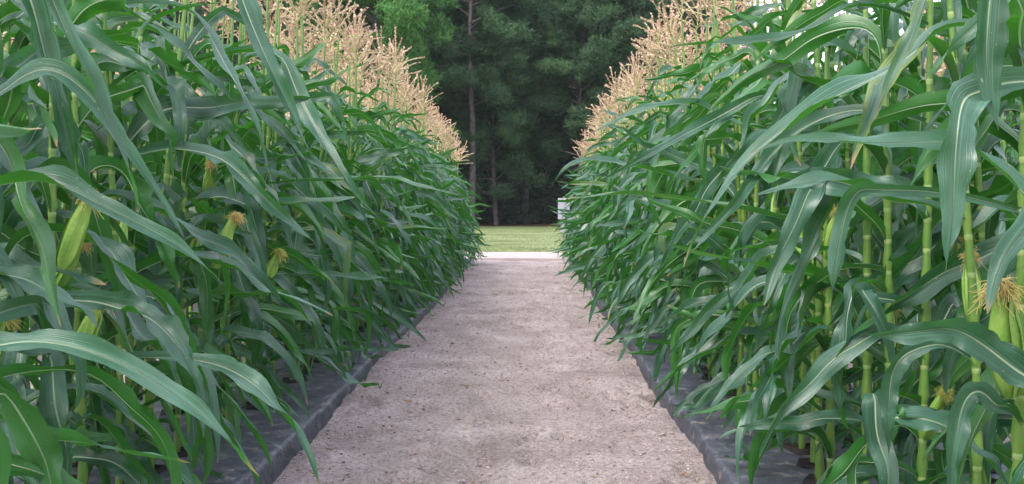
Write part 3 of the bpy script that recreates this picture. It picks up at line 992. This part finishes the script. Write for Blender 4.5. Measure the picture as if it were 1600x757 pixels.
G = {-1: 'corn plants in the bed left of the path', 1: 'corn plants in the bed right of the path'}
for idx, p in enumerate(solo):
    r = np.random.default_rng(1000 + idx)
    sd = -p['sd']                                  # direction of the path from the plant
    near = p['y'] < 4.2
    d = p['y']
    nseg = 30 if d < 6 else (19 if d < 11 else 12)
    tail = np.interp(p['y'], [0, 12, 18, 22.3], [1, .99, .93, .80])
    H = 2.50 * tail * r.uniform(.94, 1.04)
    ears = list(p.get('ears', []))
    if r.random() < .65 and not ears:
        ears.append((r.uniform(.85, 1.25), (0 if sd > 0 else math.pi) + r.normal(0, .9), r.uniform(.8, 1.05), r.random() < .35))
    lean = (sd * abs(r.normal(.05, .06)), r.normal(0, .05))
    skip = None
    if 'hero' in p and p['ri'] == 0:
        hs = [float(q['P'][0][2]) for q in p['hero']]
        skip = (lambda hs: (lambda h: any(abs(h - a) < .08 for a in hs)))(hs)
    g = corn_geometry(r, sd, H, int(r.integers(15, 18)) if p['y'] < 6 else int(r.integers(13, 16)), nseg, lean=lean, ears=ears, skip=skip, veto=make_veto(np.array((p['x'], p['y'], .10))) if p['y'] < 7 else None, r0=.0132 * r.uniform(.85, 1.15), low_reach=float(np.interp(p['y'], [5, 9], [.30 if sd < 0 else .55, .85])))
    lv = g['leaves']
    off = np.array((p['x'], p['y'], 0.10))
    for j, h in enumerate(p.get('hero', [])):
        P = h['P'] - off
        # join the blade to its own stalk
        zb = float(np.clip(P[0, 2], .2, H - .1))
        root = g['f'](zb - .05)
        s = np.linspace(0, 1, 7)[:-1, None]
        conn = root * (1 - s) ** 2 + 2 * (root * .4 + P[0] * .6 + (0, 0, .05)) * s * (1 - s) + P[0] * s ** 2
        PP = np.concatenate([conn, P])
        for _ in range(4):
            PP[1:-1] = .25 * PP[:-2] + .5 * PP[1:-1] + .25 * PP[2:]
        T = norm(np.gradient(PP, axis=0))
        fc = np.broadcast_to(norm(np.array(h['face'], float)), PP.shape)
        N = norm(fc - (fc * T).sum(1)[:, None] * T)
        ss = np.linspace(0, 1, len(PP))
        roll = 0.3 * np.sin(ss * r.uniform(5, 9) + r.uniform(0, 6)) + 0.5 * r.normal() * ss + 1.3 * r.choice([-1, 1]) * np.clip((ss - .72) / .28, 0, 1) ** 1.5
        S = np.cross(T, N)
        N = N * np.cos(roll)[:, None] + S * np.sin(roll)[:, None]
        blade(lv, PP, N, h['W'] * .88, 20.0 + j, r, len(PP) - 1, 40, h['fold'] * 2.4 + r.uniform(-4, 8), h['ruf'] * 1.25,
              prof=[.5, .62, .8, .95, 1, 1, .98, .92, .82, .68, .48, .25, .03])
    root = empty('corn_plant', (p['x'], p['y'], 0.10))
    tag(root, corn_label(p), 'corn plant', G[p['sd']])
    g['stalk'].build('stalk', [M_STALK, M_NODE, M_BASE], root)
    lv.build('leaves', M_LEAF, root)
    if H + .1 + .2 < CAM_H + .2 * p['y'] + .9:
        tz = link('tassel', TAS[int(r.integers(6))], root)
        tz.location = g['f'](H)
        tz.rotation_euler = (r.normal(0, .12), r.normal(0, .12), r.uniform(0, 6.28))
        sc = r.uniform(1.2, 1.5)
        tz.scale = (sc, sc, sc)
    for hb, sb, fresh in g['ears']:
        e = hb.build('ear', M_HUSK, root)
        sb.build('silk', M_SILKY if fresh else M_SILK, e)

# the plants behind, past three hundred: one mass
mb = MB()
LIB = []
for k in range(14):
    r = np.random.default_rng(400 + k)
    g = corn_geometry(r, 1, 2.5 * r.uniform(.94, 1.03), 13, 9, lo=True, lean=(abs(r.normal(.04, .05)), r.normal(0, .05)))
    LIB.append(g)
for i, p in enumerate(mass):
    r = np.random.default_rng(9000 + i)
    g = LIB[int(r.integers(14))]
    a = r.normal(0, .5) + (math.pi if p['sd'] > 0 else 0)
    sc = np.interp(p['y'], [0, 12, 18, 22.3], [1, .99, .93, .80]) * r.uniform(.96, 1.04)
    if p['far']:
        sc *= 1.04
    M = np.array([[math.cos(a), -math.sin(a), 0], [math.sin(a), math.cos(a), 0], [0, 0, 1]]) * sc
    off = np.array((p['x'], p['y'], .10))
    for key, base in (('leaves', 0), ('stalk', 1), ('tassel', 4)):
        src = g[key]
        n0 = 0
        for v, f, uv, mi in zip(src.v, src.f, src.uv, src.mi):
            mb.v.append(v @ M.T + off)
        tot = sum(len(v) for v in src.v)
        for f, uv, mi in zip(src.f, src.uv, src.mi):
            mb.f.append(f + mb.n)
            uv2 = uv.copy()
            if key == 'leaves':
                uv2[:, 1] += i * 20 % 400
            mb.uv.append(uv2)
            mb.mi.append(mi + base)
        mb.n += tot
if mass:
    tag(mb.build('corn_plants', [M_LEAF, M_STALK, M_NODE, M_BASE, M_TASSEL, M_TASSELSTEM]), 'dense mass of corn behind the front rows and in the beds beyond', 'corn', kind='stuff')

hol = {s: [(p['x'], p['y']) for p in plants if p['sd'] == s and not p['far']] for s in (-1, 1)}
make_bed(EDGE_L, EDGE_L - BED_W, 1.2, ROW_END + .2, hol[-1], 'long low bed under black ground cover left of the sand path')
make_bed(EDGE_R, EDGE_R + BED_W, 1.2, ROW_END + .2, hol[1], 'long low bed under black ground cover right of the sand path')

# ------------------------------------------------------------------ white sign at the far end of the right bed
M_WHITE = simple('white_board', [(0.3, (0.27, 0.27, 0.31)), (0.7, (0.36, 0.36, 0.41))], 5, 0.5)
M_POST = simple('grey_post', [(0.3, (0.20, 0.20, 0.21)), (0.7, (0.3, 0.3, 0.31))], 12, 0.6)
sg = empty('sign', (0.78, 22.75, -.04))
tag(sg, 'small white sign half hidden by leaves at the end of the right bed', 'sign')
m1 = MB()
box(m1, -.13, .13, -.012, .012, 1.0, 1.47)
m1.build('board', M_WHITE, sg, smooth=False)
m2 = MB()
box(m2, -.02, .02, .0125, .05, 0, 1.50)
m2.build('post', M_POST, sg, smooth=False)
m3 = MB()
box(m3, -.08, .14, -.10, .011, .70, .90)
box(m3, -.09, .15, -.11, .011, .901, .92)
m3.build('leaflet_box', M_WHITE, sg, smooth=False)

# ------------------------------------------------------------------ pines
M_BARK = simple('pine_bark', [(0.3, (0.05, 0.043, 0.044)), (0.6, (0.10, 0.085, 0.085)), (0.8, (0.16, 0.14, 0.14))], 5, 0.9, 0.2, 0.8, 14, 5, 0.04)


def needle_material(name, c0, c1, c2):
    return simple(name, [(0.32, c0), (0.5, c1), (0.68, c2)], 0.42, 0.6, 0.3, translucent=0.25, rnd=0.35, detail=4)


M_NEEDLE = needle_material('pine_needles', (0.030, 0.072, 0.034), (0.050, 0.112, 0.047), (0.08, 0.165, 0.062))
M_NEEDLE_B = needle_material('bright_pine_needles', (0.04, 0.13, 0.03), (0.08, 0.23, 0.045), (0.13, 0.33, 0.07))
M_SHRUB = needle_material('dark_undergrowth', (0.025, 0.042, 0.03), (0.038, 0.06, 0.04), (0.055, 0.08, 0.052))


def tufts(mb, C, r, size, per=14, up=.35, wid=0.02):
    """needle sprays: C centres; each a burst of thin blades"""
    n = len(C)
    d = r.normal(0, 1, (n, per, 3))
    d[..., 2] += up
    d = norm(d)
    ln = size * r.uniform(.6, 1.15, (n, per, 1))
    wv = norm(np.cross(d, r.normal(0, 1, (n, per, 3)))) * wid
    c = C[:, None] + r.normal(0, size * .25, (n, per, 3))
    V = np.stack([c - wv, c + wv, c + d * ln], 2).reshape(-1, 3)
    mb.add(V, np.arange(len(V)).reshape(-1, 3))


def pine(seed, H, low, rad, dens=1.0, r0=.2, limbs=46):
    r = np.random.default_rng(seed)
    tb, cb = MB(), MB()
    z = np.linspace(0, 1, 14)
    wob = np.cumsum(r.normal(0, .05, (14, 2)), 0)
    P = np.stack([wob[:, 0], wob[:, 1], z * H], -1)
    P[:, :2] -= P[0, :2]
    tube(tb, P, r0 * (1 - .85 * z) + .02, 9)
    pts = []
    for k in range(limbs):
        t = r.random() ** .85
        h = low + (H * .98 - low) * t
        a = r.uniform(0, 6.28)
        tt = (h - low) / (H - low)
        L = rad * (0.35 + .65 * math.sin(math.pi * min(1, .25 + .75 * tt)) ** .8) * r.uniform(.55, 1.1)
        e = R(r.uniform(5, 35) + 25 * tt)
        p0 = np.array([np.interp(h, P[:, 2], P[:, q]) for q in (0, 1)] + [h])
        s = np.linspace(0, 1, 7)
        d = np.array((math.cos(a) * math.cos(e), math.sin(a) * math.cos(e), math.sin(e)))
        Q = p0 + d * (L * s)[:, None] + np.array((0, 0, -.18 * L)) * (s ** 2)[:, None] + np.cumsum(r.normal(0, .035, (7, 3)), 0) * s[:, None]
        tube(tb, Q, (.012 + .022 * L) * (1 - .8 * s), 4, cap=False)
        nc = int(r.uniform(2, 5))
        for c in range(nc):                      # clumps of needles along the outer limb
            u = 1 - .62 * c / max(nc, 1) * r.uniform(.6, 1.1)
            cc = np.array([np.interp(u, s, Q[:, q]) for q in range(3)]) + r.normal(0, .25, 3)
            cr = r.uniform(.45, .95) * (0.6 + .25 * L / 2)
            m = int(26 * dens * cr / .6)
            dd = norm(r.normal(0, 1, (m, 3))) * cr * (r.random((m, 1)) ** .45) * np.array((1, 1, .62))
            pts.append(cc + dd + (0, 0, .15 * cr))
    for k in range(9):                           # dead snags below the crown
        h = r.uniform(low * .35, low + .2 * (H - low))
        a = r.uniform(0, 6.28)
        p0 = np.array([np.interp(h, P[:, 2], P[:, q]) for q in (0, 1)] + [h])
        L = r.uniform(.6, 2.2)
        s = np.linspace(0, 1, 5)
        Q = p0 + np.array((math.cos(a), math.sin(a), r.uniform(-.1, .5))) * (L * s)[:, None] + np.cumsum(r.normal(0, .04, (5, 3)), 0)
        tube(tb, Q, .022 * (1 - .8 * s), 4, cap=False)
    tufts(cb, np.concatenate(pts), r, .30, 13, .5, .022)
    return tb, cb


PINES = []
for (sd_, H, low, rad, dens, r0, limbs) in [(1, 17, 3.5, 3.3, 1.35, .17, 105), (2, 19, 5.0, 3.0, 1.2, .18, 92), (3, 16, 2.2, 3.2, 1.35, .15, 110), (4, 20, 6.0, 2.8, 1.1, .17, 78), (5, 18, 7.5, 2.6, 1.1, .15, 60), (6, 14, 1.2, 2.6, 1.3, .12, 95)]:
    tb, cb = pine(70 + sd_, H, low, rad, dens, r0, limbs)
    PINES.append((tb.mesh('trunk', M_BARK), cb.mesh('crown', M_NEEDLE, smooth=False), cb.mesh('crown', M_NEEDLE_B, smooth=False)))


def put_pine(px, d, kind, sc, rz, bright=False, label=None):
    x = at(px, 319, d)[0]
    t = empty('pine_tree', (x, d, 0), rz)
    t.scale = (sc, sc, sc)
    link('trunk', PINES[kind][0], t)
    link('crown', PINES[kind][2 if bright else 1], t)
    tag(t, label, 'pine tree', 'pine trees of the wood beyond the lawn')
    return t


put_pine(590, 52, 2, 1.2, .4, True, 'bright green bushy pine with low crown beside the left corn tassels')
put_pine(590, 60, 0, 1.0, 1.7, True, 'bright green pine just left of the bushiest low-crowned pine')
put_pine(738, 60, 3, 1.1, 2.3, False, 'pine with tall bare grey trunk showing left of the path end')
put_pine(905, 62, 0, 0.95, .9, False, 'full dark green pine above the middle of the lawn, right of centre')
put_pine(985, 58, 1, 1.0, 2.9, False, 'pine with a bare leaning limb by the right corn tassels')
put_pine(820, 66, 2, 1.0, 4.1, False, 'pine straight above the middle of the sand path')
put_pine(530, 57, 1, 1.05, 5.1, True, 'tall green pine rising behind the left corn tassels, left of the bright pair')
rp = np.random.default_rng(77)
for q, (px, d, k) in enumerate([(1395, 84, 5), (1450, 76, 2), (1500, 88, 0), (1560, 80, 2), (1630, 74, 0)]):
    put_pine(px, d, k, .95, q * 1.3, False, f'pine glimpsed through the tall stalks of the right bed, {ORD[q]} from the left')
for q, px in enumerate(range(-40, 330, 46)):
    put_pine(px, 66 + 7 * (q % 3), (0, 2, 1, 5)[q % 4], 1.05, q * 1.9, False, f'pine glimpsed through the tall stalks of the left bed, {ORD[q]} from the left')
RANK = ['first', 'second', 'third', 'fourth', 'fifth']
for row in range(5):
    xs = np.sort(rp.uniform(-21 - row, 13.5 + .6 * row, 13))
    for q, x in enumerate(xs):
        d = 64 + row * 6.5 + rp.uniform(-2, 2)
        t = empty('pine_tree', (x, d, 0), rp.uniform(0, 6.28))
        k = int(rp.choice([0, 1, 2, 3, 4, 5], p=[.2, .2, .2, .15, .1, .15]))
        sc = rp.uniform(.9, 1.15)
        t.scale = (sc, sc, sc * rp.uniform(.95, 1.1))
        link('trunk', PINES[k][0], t)
        link('crown', PINES[k][1], t)
        tag(t, f'dark pine in the {RANK[row]} rank behind the bright pines, {ordinal(q + 1)} from the left', 'pine tree', 'dark pines deep in the wood')


def undergrowth():
    r = np.random.default_rng(88)
    mb = MB()
    pts = []
    for k in range(420):
        x, y = r.uniform(-28, 18), 63 + 38 * r.random() ** .8
        s = r.uniform(.6, 2.3)
        m = int(44 * s)
        pts.append(np.array((x, y, .0)) + norm(r.normal(0, 1, (m, 3))) * s * np.array((1, 1, .9)) * r.random((m, 1)) ** .4 + (0, 0, s * .6))
    C = np.concatenate(pts)
    C = C[C[:, 2] > 0.02]
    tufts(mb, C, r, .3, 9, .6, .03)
    tag(mb.build('undergrowth', M_SHRUB, smooth=False), 'dark tangled undergrowth between the pine trunks', 'undergrowth', kind='stuff')


undergrowth()

# far wood closing the view: many thin dark trunks and foliage that read as one mass
def far_wood():
    r = np.random.default_rng(99)
    tb = MB()
    for k in range(260):
        x, y = r.uniform(-50, 22), r.uniform(98, 128)
        H = r.uniform(14, 20)
        tube(tb, np.array([(x, y, 0), (x + r.normal(0, .2), y, H * .5), (x + r.normal(0, .4), y, H)]), np.array([.2, .15, .04]), 5, 1)
    n = 22000
    C = np.stack([r.uniform(-52, 24, n), r.uniform(100, 130, n), .2 + 19 * r.random(n) ** 1.15], -1)
    k = vnoise(C[:, 0] * .35, C[:, 2] * .4 + C[:, 1] * .3, 7)
    C = C[(k > -.4) | (C[:, 2] < 5)]
    tufts(tb, C, r, .85, 9, .3, .09)
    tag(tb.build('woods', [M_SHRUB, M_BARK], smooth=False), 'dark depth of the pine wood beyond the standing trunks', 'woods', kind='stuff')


far_wood()


# ------------------------------------------------------------------ damp evening air that softens the wood
def haze():
    mb = MB()
    box(mb, -80, 80, -8, 140, -1.5, 32)
    m = bpy.data.materials.new('haze')
    m.use_nodes = True
    t = m.node_tree
    t.nodes.clear()
    o = t.nodes.new('ShaderNodeOutputMaterial')
    v = t.nodes.new('ShaderNodeVolumePrincipled')
    v.inputs['Color'].default_value = (0.80, 0.92, 0.88, 1)
    v.inputs['Density'].default_value = 0.00028
    v.inputs['Anisotropy'].default_value = 0.2
    t.links.new(v.outputs[0], o.inputs['Volume'])
    tag(mb.build('haze', m, smooth=False), 'thin pale evening haze softening the far pines', 'haze', kind='stuff')


haze()
